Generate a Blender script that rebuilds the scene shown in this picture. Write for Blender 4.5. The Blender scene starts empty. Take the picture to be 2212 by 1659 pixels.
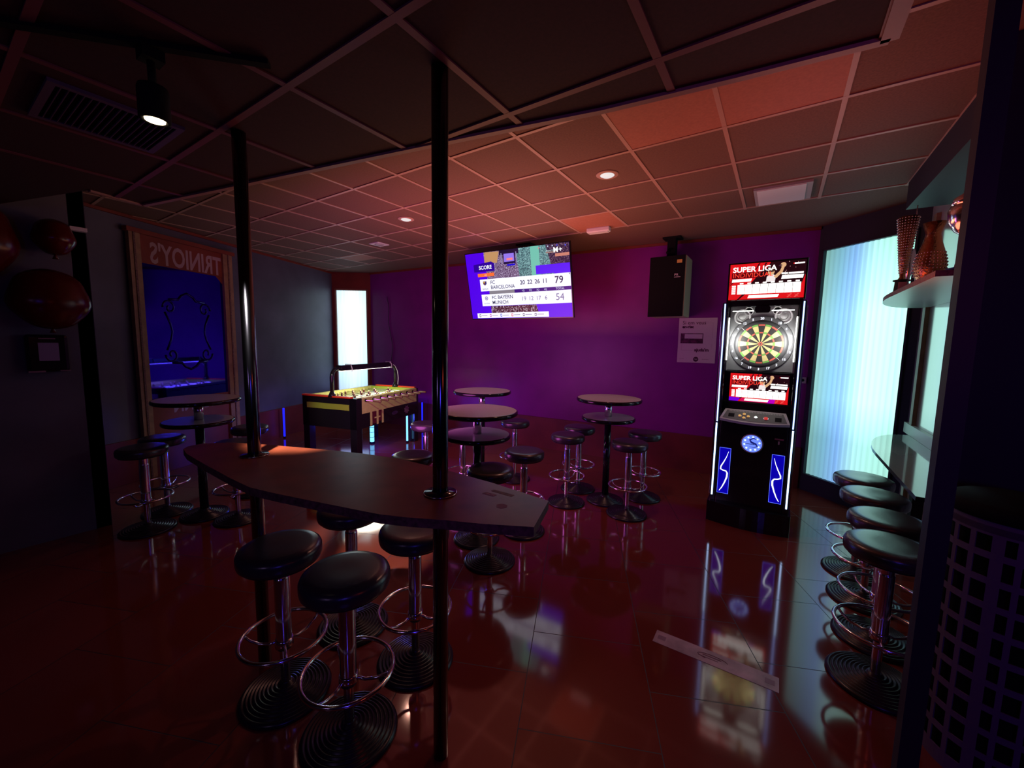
import bpy, math, random
from mathutils import Vector, Matrix
random.seed(7)
C = bpy.context.scene.collection
sc = bpy.context.scene
PI = math.pi
# ------------------------------------------------------------------ camera
cam_d = bpy.data.cameras.new('camera'); cam = bpy.data.objects.new('camera', cam_d); C.objects.link(cam)
F_PX, YAW, PITCH, ROLL, CAM_H = 863.83, 0.58665, 0.10321, 0.017035, 1.73
_f = Vector((-math.sin(YAW)*math.cos(PITCH), math.cos(YAW)*math.cos(PITCH), -math.sin(PITCH)))
_r = Vector((math.cos(YAW), math.sin(YAW), 0)); _u = _r.cross(_f)
_r2 = _r*math.cos(ROLL)+_u*math.sin(ROLL); _u2 = -_r*math.sin(ROLL)+_u*math.cos(ROLL)
m = Matrix((( _r2.x,_u2.x,-_f.x,0),(_r2.y,_u2.y,-_f.y,0),(_r2.z,_u2.z,-_f.z,CAM_H),(0,0,0,1)))
cam.matrix_world = m
cam_d.sensor_width = 36; cam_d.lens = F_PX/2212*36; cam_d.clip_start = 0.02
sc.camera = cam
# ------------------------------------------------------------------ world, exposure, unseen fill lights
w = bpy.data.worlds.new('world'); sc.world = w; w.use_nodes = True
w.node_tree.nodes['Background'].inputs[0].default_value = (0.10,0.05,0.12,1)
w.node_tree.nodes['Background'].inputs[1].default_value = 0.004
sc.view_settings.view_transform = 'Standard'; sc.view_settings.look = 'None'
sc.view_settings.exposure = 0.0; sc.view_settings.gamma = 1.0; sc.view_settings.use_curve_mapping = False
def lamp(name, kind, loc, energy, col, size=.1, aim=None, spot=None):
    d = bpy.data.lights.new(name, kind); d.energy = energy; d.color = col
    if kind == 'AREA': d.shape = 'DISK'; d.size = size
    else: d.shadow_soft_size = size
    if spot: d.spot_size = spot; d.spot_blend = .6
    o = bpy.data.objects.new(name, d); C.objects.link(o); o.location = loc
    if aim: o.rotation_euler = (Vector(aim)-Vector(loc)).to_track_quat('-Z','Y').to_euler()
    return o
lamp('amber_ceiling_fill', 'AREA', (-2.5,3.8,1.85), 37.0, (1.0,.38,.17), 2.6, aim=(-2.5,3.8,3.1))  # added upward fill for the far ceiling, no fitting there
lamp('red_ceiling_fill', 'AREA', (.1,3.0,1.9), 5.0, (1.0,.16,.08), .8, aim=(.0,3.0,3.1))  # second added upward fill, reddens the ceiling on the dart machine side
lamp('red_fill', 'POINT', (.7,.9,2.0), 2.2, (1.0,.10,.05), .15)  # unseen point light added to redden the low ceiling and floor
lamp('magenta_wall_fill', 'AREA', (-3.3,2.3,1.15), 27.0, (1.0,.17,.88), 1.5, aim=(-3.6,5.7,1.7))  # wash added to brighten the purple wall, no such lamp stands there
lamp('blue_fill', 'AREA', (1.3,-1.2,1.9), 6.0, (.10,.06,1.0), .5, aim=(.3,2.5,1.0))  # added unseen fill, blue on the post, bin and near seats
lamp('violet_fill', 'AREA', (-1.0,-1.6,2.0), 1.0, (.62,.40,1.0), .4, aim=(-1.5,2,.5))  # added unseen violet fill from behind the camera
# ------------------------------------------------------------------ materials
def mat(name, col, rough=.5, metal=0., spec=.5, coat=0., coat_rough=.05, noise=None, bump=None, ior=1.5):
    M = bpy.data.materials.new(name); M.use_nodes = True
    nt = M.node_tree; b = nt.nodes['Principled BSDF']
    b.inputs['Base Color'].default_value = (*col,1); b.inputs['Roughness'].default_value = rough
    b.inputs['Metallic'].default_value = metal; b.inputs['Specular IOR Level'].default_value = spec
    b.inputs['Coat Weight'].default_value = coat; b.inputs['Coat Roughness'].default_value = coat_rough
    b.inputs['IOR'].default_value = ior
    if noise or bump:
        tc = nt.nodes.new('ShaderNodeTexCoord'); n = nt.nodes.new('ShaderNodeTexNoise')
        nt.links.new(tc.outputs['Object'], n.inputs['Vector'])
        n.inputs['Scale'].default_value = (noise or bump)[0]; n.inputs['Detail'].default_value = 4
        if noise:
            r = nt.nodes.new('ShaderNodeValToRGB'); k = noise[1]
            r.color_ramp.elements[0].position = .3; r.color_ramp.elements[1].position = .7
            r.color_ramp.elements[0].color = (*[max(0,c*(1-k)) for c in col],1)
            r.color_ramp.elements[1].color = (*[min(1,c*(1+k)) for c in col],1)
            nt.links.new(n.outputs['Fac'], r.inputs[0]); nt.links.new(r.outputs[0], b.inputs['Base Color'])
        if bump:
            bp = nt.nodes.new('ShaderNodeBump'); bp.inputs['Strength'].default_value = bump[1]; bp.inputs['Distance'].default_value = .004
            nt.links.new(n.outputs['Fac'], bp.inputs['Height']); nt.links.new(bp.outputs[0], b.inputs['Normal'])
    return M
def emit(name, col, s=1.0, base=(0,0,0)):
    M = mat(name, base, .4); b = M.node_tree.nodes['Principled BSDF']
    b.inputs['Emission Color'].default_value = (*col,1); b.inputs['Emission Strength'].default_value = s
    return M
def srgb(r,g,b):
    f = lambda c: (c/255/12.92) if c/255 <= .04045 else ((c/255+.055)/1.055)**2.4
    return (f(r),f(g),f(b))
M = {}
M['chrome'] = mat('chrome', (.92,.90,.94), .15, 1)
M['pole'] = mat('polished_pole', (.14,.13,.17), .14, 1)
M['vinyl'] = mat('black_vinyl', (.040,.040,.046), .27, bump=(120,.08), spec=.55, ior=1.7)
M['rib'] = mat('black_cast_base', (.018,.018,.022), .28)
M['blackgloss'] = mat('black_gloss', (.010,.010,.013), .12)
M['blackmat'] = mat('black_matte', (.006,.006,.007), .8, spec=.15)
M['laminate'] = mat('grey_laminate', (.66,.64,.58), .28, noise=(220,.12))
M['wood'] = mat('red_wood', (.21,.042,.020), .34, noise=(6,.35), spec=.35)
M['woodedge'] = mat('worn_edge', (.16,.07,.06), .6, noise=(60,.5))
M['pineframe'] = mat('pine', (.30,.17,.09), .5, noise=(12,.2))
M['purple'] = mat('purple_paint', (.22,.005,.24), .38, noise=(2.5,.12), bump=(40,.05), spec=.45)
M['charcoal'] = mat('charcoal_paint', (.095,.090,.130), .45, noise=(2,.25), bump=(40,.05))
M['dado'] = mat('oxblood_panel', (.15,.022,.020), .42, noise=(3,.25))
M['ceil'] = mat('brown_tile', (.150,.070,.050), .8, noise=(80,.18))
M['ceil_near'] = mat('shaded_tile', (.045,.010,.012), .8, noise=(80,.18))  # shade of the low ceiling put into a darker tile colour
M['ceil_pale_lit'] = mat('pale_lit_tile', (.36,.13,.085), .7, noise=(60,.1))
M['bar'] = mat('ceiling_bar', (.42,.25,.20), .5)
M['bar_near'] = mat('shaded_bar', (.20,.06,.07), .5)  # darker copy of the ceiling bar, low ceiling shade painted in
M['redwall'] = mat('red_bulkhead', (.20,.03,.015), .6, noise=(3,.2))
M['white'] = mat('white_plastic', (.75,.74,.76), .4)
M['greenwall'] = mat('pale_wall', (.62,.74,.68), .16, noise=(3,.05), coat=1.0, coat_rough=.12, ior=1.7)
M['darkwall'] = mat('dark_wall', (.020,.020,.040), .6)
M['greywall'] = mat('grey_wall', (.13,.13,.16), .6, noise=(2,.2))
M['red_foil'] = mat('red_foil', (.085,.001,.001), .22, bump=(5,.6), spec=.4)
M['gold'] = mat('trophy_metal', (.62,.55,.60), .18, 1)
M['bronze'] = mat('bronze_metal', (.42,.22,.12), .25, 1, bump=(60,.8))
M['glass'] = mat('counter_gloss', (.30,.42,.38), .06, spec=.8, coat=.6)
M['shelfm'] = mat('shelf_laminate', (.50,.60,.54), .35)
M['paper'] = mat('paper', (.62,.50,.52), .8)
M['ink'] = mat('ink', (.06,.004,.035), .8)
M['inkpale'] = mat('pale_ink', (.34,.20,.26), .8)
M['photo'] = mat('printed_photo', (.09,.008,.05), .6, noise=(30,.9))
M['silver'] = mat('silver_plastic', (.42,.42,.42), .4)
M['whiteplas'] = mat('board_surround', (.62,.62,.62), .45)
M['cream'] = mat('cream_wood', (.56,.55,.17), .45, noise=(15,.1))
M['green'] = mat('table_green', (.30,.42,.04), .45)
M['pitch'] = mat('pitch', (.55,.60,.42), .4)
M['orange'] = mat('orange_trim', (.75,.07,.02), .4)
M['maroon'] = mat('maroon', (.10,.01,.02), .5)
M['basket'] = mat('purple_grey_plastic', (.14,.11,.20), .5)
M['cable'] = mat('cable', (.01,.01,.012), .5)
M['speakerside'] = mat('speaker_side', (.50,.36,.22), .5)
M['vent'] = mat('vent_metal', (.12,.08,.14), .45)

def panel_mat(name, xs, zs, scale, stripes=26.):
    """backlit fluted plastic: colour changes across, strength changes up the panel"""
    Mt = bpy.data.materials.new(name); Mt.use_nodes = True; nt = Mt.node_tree; b = nt.nodes['Principled BSDF']
    b.inputs['Base Color'].default_value = (.05,.06,.06,1); b.inputs['Roughness'].default_value = .4
    tc = nt.nodes.new('ShaderNodeTexCoord'); sp = nt.nodes.new('ShaderNodeSeparateXYZ'); nt.links.new(tc.outputs['Generated'], sp.inputs[0])
    r1 = nt.nodes.new('ShaderNodeValToRGB'); r2 = nt.nodes.new('ShaderNodeValToRGB')
    for r, st in ((r1,xs),(r2,zs)):
        e = r.color_ramp.elements
        while len(e) < len(st): e.new(.5)
        for k,(p,c) in enumerate(st):
            e[k].position = p; e[k].color = (*c,1) if isinstance(c,tuple) else (c,c,c,1)
    nt.links.new(sp.outputs['X'], r1.inputs[0]); nt.links.new(sp.outputs['Z'], r2.inputs[0])
    mx = nt.nodes.new('ShaderNodeMix'); mx.data_type='RGBA'; mx.blend_type='MULTIPLY'; mx.inputs[0].default_value = 1
    nt.links.new(r1.outputs[0], mx.inputs[6]); nt.links.new(r2.outputs[0], mx.inputs[7])
    s = nt.nodes.new('ShaderNodeMath'); s.operation='MULTIPLY'; s.inputs[1].default_value = stripes*2*PI; nt.links.new(sp.outputs['X'], s.inputs[0])
    s2 = nt.nodes.new('ShaderNodeMath'); s2.operation='SINE'; nt.links.new(s.outputs[0], s2.inputs[0])
    s3 = nt.nodes.new('ShaderNodeMath'); s3.operation='MULTIPLY_ADD'; s3.inputs[1].default_value = .10*scale; s3.inputs[2].default_value = scale
    nt.links.new(s2.outputs[0], s3.inputs[0])
    nt.links.new(mx.outputs[2], b.inputs['Emission Color']); nt.links.new(s3.outputs[0], b.inputs['Emission Strength'])
    return Mt

# ------------------------------------------------------------------ mesh helper
class MB:
    def __init__(s): s.v=[]; s.f=[]; s.m=[]; s.sm=[]; s.mats=[]
    def mi(s, m):
        m = M[m] if isinstance(m,str) else m
        if m not in s.mats: s.mats.append(m)
        return s.mats.index(m)
    def add(s, vs, fs, m, smooth=False, T=None):
        k=len(s.v); i=s.mi(m)
        for p in vs: s.v.append(tuple((T @ Vector(p)) if T is not None else p))
        for f in fs: s.f.append([k+a for a in f]); s.m.append(i); s.sm.append(smooth)
        return s
    def box(s, x0,x1,y0,y1,z0,z1, m, T=None):
        vs=[(x,y,z) for z in (z0,z1) for y in (y0,y1) for x in (x0,x1)]
        return s.add(vs,[(0,2,3,1),(4,5,7,6),(0,1,5,4),(1,3,7,5),(3,2,6,7),(2,0,4,6)],m,T=T)
    def lathe(s, prof, m, n=40, T=None, smooth=True, cap=True):
        vs=[];fs=[]
        for r,z in prof:
            for k in range(n): a=2*PI*k/n; vs.append((r*math.cos(a),r*math.sin(a),z))
        for j in range(len(prof)-1):
            for k in range(n):
                k2=(k+1)%n; fs.append((j*n+k,j*n+k2,(j+1)*n+k2,(j+1)*n+k))
        if cap:
            fs.append(tuple(range(n))[::-1]); fs.append(tuple((len(prof)-1)*n+k for k in range(n)))
        return s.add(vs,fs,m,smooth,T)
    def tube(s, pts, r, m, n=10, closed=False, T=None):
        pts=[Vector(p) for p in pts]; N=len(pts); vs=[];fs=[]; prev=None
        for i,p in enumerate(pts):
            a=pts[(i-1)%N] if (closed or i>0) else p; b=pts[(i+1)%N] if (closed or i<N-1) else p
            t=(b-a).normalized()
            if prev is None:
                up=Vector((0,0,1)) if abs(t.z)<.9 else Vector((1,0,0)); x=t.cross(up).normalized()
            else: x=(prev-t*prev.dot(t)).normalized()
            prev=x; y=t.cross(x)
            rr=r[i] if isinstance(r,(list,tuple)) else r
            for k in range(n): an=2*PI*k/n; vs.append(tuple(p+x*rr*math.cos(an)+y*rr*math.sin(an)))
        for i in range(N if closed else N-1):
            for k in range(n):
                k2=(k+1)%n; i2=(i+1)%N; fs.append((i*n+k,i*n+k2,i2*n+k2,i2*n+k))
        if not closed: fs.append(tuple(range(n))[::-1]); fs.append(tuple((N-1)*n+k for k in range(n)))
        return s.add(vs,fs,m,True,T)
    def prism(s, pts, z0, z1, m, side=None, T=None, top=None):
        n=len(pts); vs=[(x,y,z0) for x,y in pts]+[(x,y,z1) for x,y in pts]
        s.add(vs,[tuple(range(n))[::-1]],m,T=T); s.add(vs,[tuple(range(n,2*n))],top or m,T=T)
        s.add(vs,[(k,(k+1)%n,n+(k+1)%n,n+k) for k in range(n)],side or m,T=T); return s
    def text(s, txt, size, m, T, align='LEFT', ext=.0006, sx=1., bold=0.):
        cu=bpy.data.curves.new('t','FONT'); cu.body=txt; cu.size=size; cu.extrude=ext; cu.align_x=align; cu.resolution_u=3; cu.offset=bold
        o=bpy.data.objects.new('t',cu); me=bpy.data.meshes.new_from_object(o)
        Tm=T@Matrix.Diagonal((sx,1,1,1))
        s.add([v.co[:] for v in me.vertices],[tuple(p.vertices) for p in me.polygons],m,T=Tm)
        bpy.data.objects.remove(o); bpy.data.meshes.remove(me); bpy.data.curves.remove(cu); return s
    def build(s, name, parent=None, loc=None, rotz=0, bevel=0, mats=None):
        me=bpy.data.meshes.new(name); me.from_pydata(s.v,[],s.f)
        for mt in s.mats: me.materials.append(mt)
        me.polygons.foreach_set('material_index',s.m); me.polygons.foreach_set('use_smooth',s.sm)
        me.update(); o=bpy.data.objects.new(name,me); C.objects.link(o)
        if parent: o.parent=parent
        if loc is not None: o.location=loc
        if rotz: o.rotation_euler=(0,0,rotz)
        if bevel:
            b=o.modifiers.new('bevel','BEVEL'); b.width=bevel; b.segments=2; b.limit_method='ANGLE'; b.angle_limit=.7
        return o
def thing(name,label,cat,loc=(0,0,0),rotz=0,group=None):
    o=bpy.data.objects.new(name,None); C.objects.link(o); o.location=loc; o.rotation_euler=(0,0,rotz); o.empty_display_size=.1
    o['label']=label; o['category']=cat
    if group: o['group']=group
    return o
def tag(o,label,cat,group=None):
    o['label']=label; o['category']=cat
    if group: o['group']=group
    return o
def struct(o): o['kind']='structure'; return o
def dup(root,loc,rotz,label,group=None):
    r=root.copy(); C.objects.link(r); r.location=loc; r.rotation_euler=(0,0,rotz); r['label']=label
    if group: r['group']=group
    for ch in list(root.children):
        c=ch.copy(); C.objects.link(c); c.parent=r
        for g in ch.children:
            d=g.copy(); C.objects.link(d); d.parent=c
    return r
def frame(o, x, z, n=None):
    """matrix with origin o, local x and local y(=z world-ish) axes, for flat graphics facing x cross y"""
    x=Vector(x).normalized(); z=Vector(z).normalized(); nn=x.cross(z)
    return Matrix(((x.x,z.x,nn.x,o[0]),(x.y,z.y,nn.y,o[1]),(x.z,z.z,nn.z,o[2]),(0,0,0,1)))

# ------------------------------------------------------------------ room shell
CZ=3.125; NZ=2.69
PA=(-7.24,5.46); PB=(.30,5.97); LC=(-7.885,4.994)
LD=Vector((-.793,1.853)).normalized()                    # left wall runs along this
L0=(-6.15,.94)
RC=(1.07,5.255)
def wall(name,a,b,z0,z1,m,th=.12,inward=None):
    a=Vector(a);b=Vector(b); d=(b-a).normalized(); n=Vector((-d.y,d.x))*th
    if inward is not None and (Vector(inward)-a).dot(n)>0: n=-n
    mb=MB(); mb.prism([a[:],b[:],(b+n)[:],(a+n)[:]],z0,z1,m)
    return struct(mb.build(name))
CEN=(-2,2.5)
# floor: large glossy tiles laid slantwise, fine joints, every tile leaning a hair
FM=bpy.data.materials.new('floor_tile'); FM.use_nodes=True; nt=FM.node_tree; b=nt.nodes['Principled BSDF']
tc=nt.nodes.new('ShaderNodeTexCoord'); mp=nt.nodes.new('ShaderNodeMapping'); mp.inputs['Rotation'].default_value=(0,0,math.radians(66)); mp.inputs['Location'].default_value=(.07,.22,0)
nt.links.new(tc.outputs['Object'],mp.inputs[0])
br=nt.nodes.new('ShaderNodeTexBrick'); br.offset=.5; br.inputs['Scale'].default_value=1; br.inputs['Brick Width'].default_value=.62; br.inputs['Row Height'].default_value=.62
br.inputs['Mortar Size'].default_value=.0022; br.inputs['Mortar Smooth'].default_value=.1; br.inputs['Bias'].default_value=0
br.inputs['Color1'].default_value=(.185,.033,.021,1); br.inputs['Color2'].default_value=(.215,.038,.025,1); br.inputs['Mortar'].default_value=(.006,.002,.004,1)  # red of the room light put into the tile colour
nt.links.new(mp.outputs[0],br.inputs['Vector'])
nz=nt.nodes.new('ShaderNodeTexNoise'); nz.inputs['Scale'].default_value=1.2; nz.inputs['Detail'].default_value=5; nt.links.new(tc.outputs['Object'],nz.inputs['Vector'])
mr=nt.nodes.new('ShaderNodeMapRange'); mr.inputs['To Min'].default_value=.05; mr.inputs['To Max'].default_value=.11; nt.links.new(nz.outputs['Fac'],mr.inputs['Value'])
sub=nt.nodes.new('ShaderNodeMath'); sub.operation='MULTIPLY_ADD'; sub.inputs[1].default_value=.5; nt.links.new(br.outputs['Fac'],sub.inputs[0]); nt.links.new(mr.outputs[0],sub.inputs[2])
nt.links.new(sub.outputs[0],b.inputs['Roughness']); nt.links.new(br.outputs['Color'],b.inputs['Base Color'])
b.inputs['IOR'].default_value=1.75; b.inputs['Specular IOR Level'].default_value=.5
bm_=nt.nodes.new('ShaderNodeBump'); bm_.inputs['Strength'].default_value=.5; bm_.inputs['Distance'].default_value=.002; bm_.invert=True
nt.links.new(br.outputs['Fac'],bm_.inputs['Height']); nt.links.new(bm_.outputs[0],b.inputs['Normal'])
M['floor']=FM
mb=MB(); mb.box(-8.3,3.2,-2.8,6.4,-.1,0,'floor'); struct(mb.build('floor'))
# upper ceiling, its bars, pale tiles, some with window light painted in
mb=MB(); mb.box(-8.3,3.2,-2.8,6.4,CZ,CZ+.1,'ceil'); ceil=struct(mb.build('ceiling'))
mb=MB(); X0,Y0=-1.594,2.397
def in_room(x,y):
    if y>PA[1]+(x-PA[0])*.0676: return False
    lx=L0[0]+(y-L0[1])*LD.x/LD.y
    return x>lx and x<1.07
def seg(mb,p,q,z,wd,m,h=.006):
    p=Vector(p);q=Vector(q);d=(q-p).normalized();n=Vector((-d.y,d.x))*wd/2
    mb.prism([(p-n)[:],(q-n)[:],(q+n)[:],(p+n)[:]],z-h,z,m)
def clip(p,q,n=160):
    pts=[(p[0]+(q[0]-p[0])*t/n,p[1]+(q[1]-p[1])*t/n) for t in range(n+1)]; ins=[a for a in pts if in_room(*a)]
    return (ins[0],ins[-1]) if len(ins)>1 else None
for i in range(-5,11):
    x=X0-i*.6; c=clip((x,0),(x,4.83))
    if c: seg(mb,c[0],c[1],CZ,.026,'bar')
for j in range(-4,5):
    y=Y0+j*.6; c=clip((-8.2,y),(1.07,y))
    if c: seg(mb,c[0],c[1],CZ,.026,'bar',.0065)
mb.build('ceiling_grid',ceil)
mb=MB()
for (i0,i1,j0,j1) in ((-3,-1,0,1),(0,1,3,4),(7,8,2.9,3.6)):  # first pair is paler material, the other two are painted window light
    mb.box(X0-i1*.6+.013,X0-i0*.6-.013,Y0+j0*.6+.013,Y0+j1*.6-.013,CZ-.003,CZ-.0005,'ceil_pale_lit')
mb.build('pale_lit_tile',ceil)['label']='paler ceiling tiles, two with window light painted in'
# lower dropped ceiling over the bar side
edge=[(-3.96,1.03),(-2.95,1.22),(-2.053,1.384),(-1.5,1.49),(-1.017,1.583),(-.678,1.653),(-.2,1.715),(.215,1.758)]
poly=[(.215,-2.7),(-4.9,-2.7),(-4.9,.45),(-3.89,.74)]
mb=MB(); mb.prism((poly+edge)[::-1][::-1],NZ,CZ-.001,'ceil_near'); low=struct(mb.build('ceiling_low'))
mb=MB()
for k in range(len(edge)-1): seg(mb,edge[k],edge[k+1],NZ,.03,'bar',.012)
seg(mb,(.215,1.758),(.215,-2.6),NZ,.045,'bar',.012); seg(mb,(-3.89,.74),(-3.96,1.03),NZ,.03,'bar',.012)
mb.build('edge_trim',low)
mb=MB()
def yedge(x):
    for (a,b2),(c,d) in zip(edge,edge[1:]):
        if a<=x<=c: return b2+(d-b2)*(x-a)/(c-a)
    return None
for k in range(-4,3):
    x=-1.02+k*.61
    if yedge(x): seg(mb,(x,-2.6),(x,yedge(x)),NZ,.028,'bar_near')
for k in range(-5,2):
    y=.875+.6*k
    xe=-3.9
    if y>1.03:
        xe=next(x/100 for x in range(-396,22) if yedge(x/100) and yedge(x/100)>y)
    if y<=1.03: xe=-3.95
    seg(mb,(xe,y),(.215,y),NZ,.028,'bar_near',.0065)
mb.build('ceiling_grid',low)
# walls
def on(a,b,t): return (a[0]+(b[0]-a[0])*t,a[1]+(b[1]-a[1])*t)
wall('wall_far',PA,PB,0,CZ,'purple',inward=CEN)
wall('wall_left',L0,LC,0,CZ,'charcoal',inward=CEN)
wall('wall_right',(1.07,2.86),RC,0,CZ,'greenwall',inward=CEN)
wall('wall_left_jog',(-5.0,.91),(-6.25,.91),0,CZ,'darkwall',th=.1,inward=(-5.5,3))
wall('wall_near_left',(-5.0,.905),(-5.0,-2.7),0,CZ,'greywall',inward=CEN)
wall('wall_back',(-5.0,-2.7),(3.0,-2.7),0,CZ,'darkwall',inward=CEN)
wall('wall_partition',(.76,2.80),(3.0,2.80),0,CZ,'darkwall',th=.10,inward=CEN)
wall('wall_bar_side',(3.0,-2.7),(3.0,2.8),0,CZ,'darkwall',inward=CEN)
mb=MB(); mb.box(.505,.565,2.05,2.12,0,CZ-.002,'darkwall'); struct(mb.build('wall_post'))
mb=MB(); mb.box(.80,1.069,2.91,4.75,2.90,CZ-.001,'darkwall'); struct(mb.build('ceiling_soffit'))
# bulkhead strip in red at the head of the far and left walls is a painted border
def strip_on(name,a,b,t0,t1,z0,z1,off,th,m):
    a=Vector(a);b=Vector(b);d=(b-a).normalized(); n=Vector((-d.y,d.x))
    if (Vector(CEN)-a).dot(n)<0: n=-n
    p=a+(b-a)*t0+n*off; q=a+(b-a)*t1+n*off
    mb=MB(); mb.prism([p[:],q[:],(q+n*th)[:],(p+n*th)[:]],z0,z1,m); return struct(mb.build(name))
strip_on('trim_1',PA,PB,.004,1,0,.508,.0,.03,'dado')
strip_on('trim_2',L0,LC,.02,.995,0,.508,.0,.03,'dado')
strip_on('trim_3',PA,PB,0,1,CZ-.035,CZ-.002,0,.03,'redwall')
strip_on('trim_4',L0,LC,0,1,CZ-.035,CZ-.002,0,.03,'redwall')
# corner walls with backlit windows
def window(name,a,b,u0,u1,z0,z1,pm,wallm,wname,fw=.03,framem='pineframe'):
    a=Vector(a);b=Vector(b);L=(b-a).length; d=(b-a)/L; n=Vector((-d.y,d.x))
    if (Vector(CEN)-a).dot(n)<0: n=-n
    T=Matrix(((d.x,n.x,0,a.x),(d.y,n.y,0,a.y),(0,0,1,0),(0,0,0,1)))   # local x along wall, y into the room
    mb=MB(); mb.box(0,u0,-.12,0,0,CZ,wallm,T).box(u1,L,-.12,0,0,CZ,wallm,T).box(u0,u1,-.12,0,0,z0,wallm,T).box(u0,u1,-.12,0,z1,CZ,wallm,T)
    struct(mb.build(wname))
    fr=MB(); fr.box(u0,u0+fw,-.10,.015,z0,z1,framem,T).box(u1-fw,u1,-.10,.015,z0,z1,framem,T).box(u0,u1,-.10,.015,z0,z0+fw,framem,T).box(u0,u1,-.10,.015,z1-fw,z1,framem,T)
    o=struct(fr.build(name))
    pn=MB(); W=u1-u0-2*fw; H=z1-z0-2*fw; ns=int(W/.0062); vs=[];fs=[]
    for k in range(ns+1):
        x=W*k/ns; y=.006*math.sin(2*PI*k/8)
        vs+= [(x,y,0),(x,y,H)]
    for k in range(ns): fs.append((2*k,2*k+2,2*k+3,2*k+1))
    vs+=[(0,-.02,0),(W,-.02,0),(W,-.02,H),(0,-.02,H)]; q=len(vs); fs.append((q-4,q-1,q-2,q-3))
    pn.add(vs,fs,pm,True)
    p=pn.build('backlit_pane',o); p.matrix_world=T@Matrix.Translation((u0+fw,-.03,z0+fw))
    p['label']='glowing fluted plastic pane'
    return o
pm1=panel_mat('corner_glow',[(0,(.40,.58,.72)),(.5,(.58,.74,.82)),(1,(.40,.62,.64))],[(0,(.62,.60,1.0)),(.12,(.72,.74,1.0)),(.3,(.9,.97,1.)),(.85,(1.,1.,1.)),(1,(.85,.9,.9))],2.1,22)
window('window_1',LC,PA,.055,.735,.63,2.79,pm1,'redwall','wall_corner_left')
pm2=panel_mat('side_glow',[(0,(.20,.42,.40)),(.2,(.20,.46,.62)),(.38,(.25,.50,.95)),(.58,(.52,.98,1.0)),(.75,(.50,.98,.88)),(1,(.42,.85,.72))],
   [(0,(.62,.62,.62)),(.18,(.62,.66,.66)),(.36,(1,1,1)),(.72,(1.,1.,1.)),(1,(.62,.66,.62))],1.5,16)
window('window_2',PB,RC,.05,.97,.19,2.86,pm2,'darkwall','wall_corner_right',fw=.02,framem='darkwall')

# ------------------------------------------------------------------ stools
def make_stool(label):
    t=thing('bar_stool',label,'stool')
    s=MB(); s.lathe([(.10,.690),(.168,.690),(.178,.697),(.181,.71),(.181,.738),(.175,.752),(.160,.761),(.13,.765),(.06,.763),(.001,.762)],'vinyl',48); s.build('seat',t)
    p=MB(); p.lathe([(.155,.683),(.165,.683),(.165,.693),(.155,.693)],'rib',40); p.build('seat_rim',t)
    p=MB(); p.lathe([(.021,.03),(.021,.034),(.021,.236),(.0215,.24),(.0335,.241),(.034,.245),(.034,.249),(.034,.596),(.0335,.60),(.030,.602),(.030,.606),(.030,.680),(.031,.685),(.07,.690)],'chrome',28); p.build('post',t)
    r=MB(); R=.187; zr=.305
    r.tube([(R*math.cos(a*2*PI/48),R*math.sin(a*2*PI/48),zr) for a in range(48)],.0095,'chrome',10,True)
    for k in range(3):
        a=.5+k*2*PI/3; ca,sa=math.cos(a),math.sin(a)
        r.tube([(rr*ca,rr*sa,zz) for rr,zz in ((.034,.27),(.07,.255),(.12,.258),(.16,.275),(.185,.298))],.007,'chrome',8)
    r.lathe([(.036,.245),(.040,.25),(.040,.285),(.036,.29)],'chrome',24)
    r.build('foot_ring',t)
    pr=[(.20,0),(.203,.008),(.198,.016)]; 
    for k in range(9):
        rr=.190-k*.0175; z=.018+k*.0042
        pr+=[(rr,z+.0045),(rr-.006,z+.0055),(rr-.011,z-.0005),(rr-.0145,z+.0005)]
    pr+=[(.03,.062),(.022,.064)]
    bb=MB(); bb.lathe(pr,'rib',48); bb.build('base',t)
    return t
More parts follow.
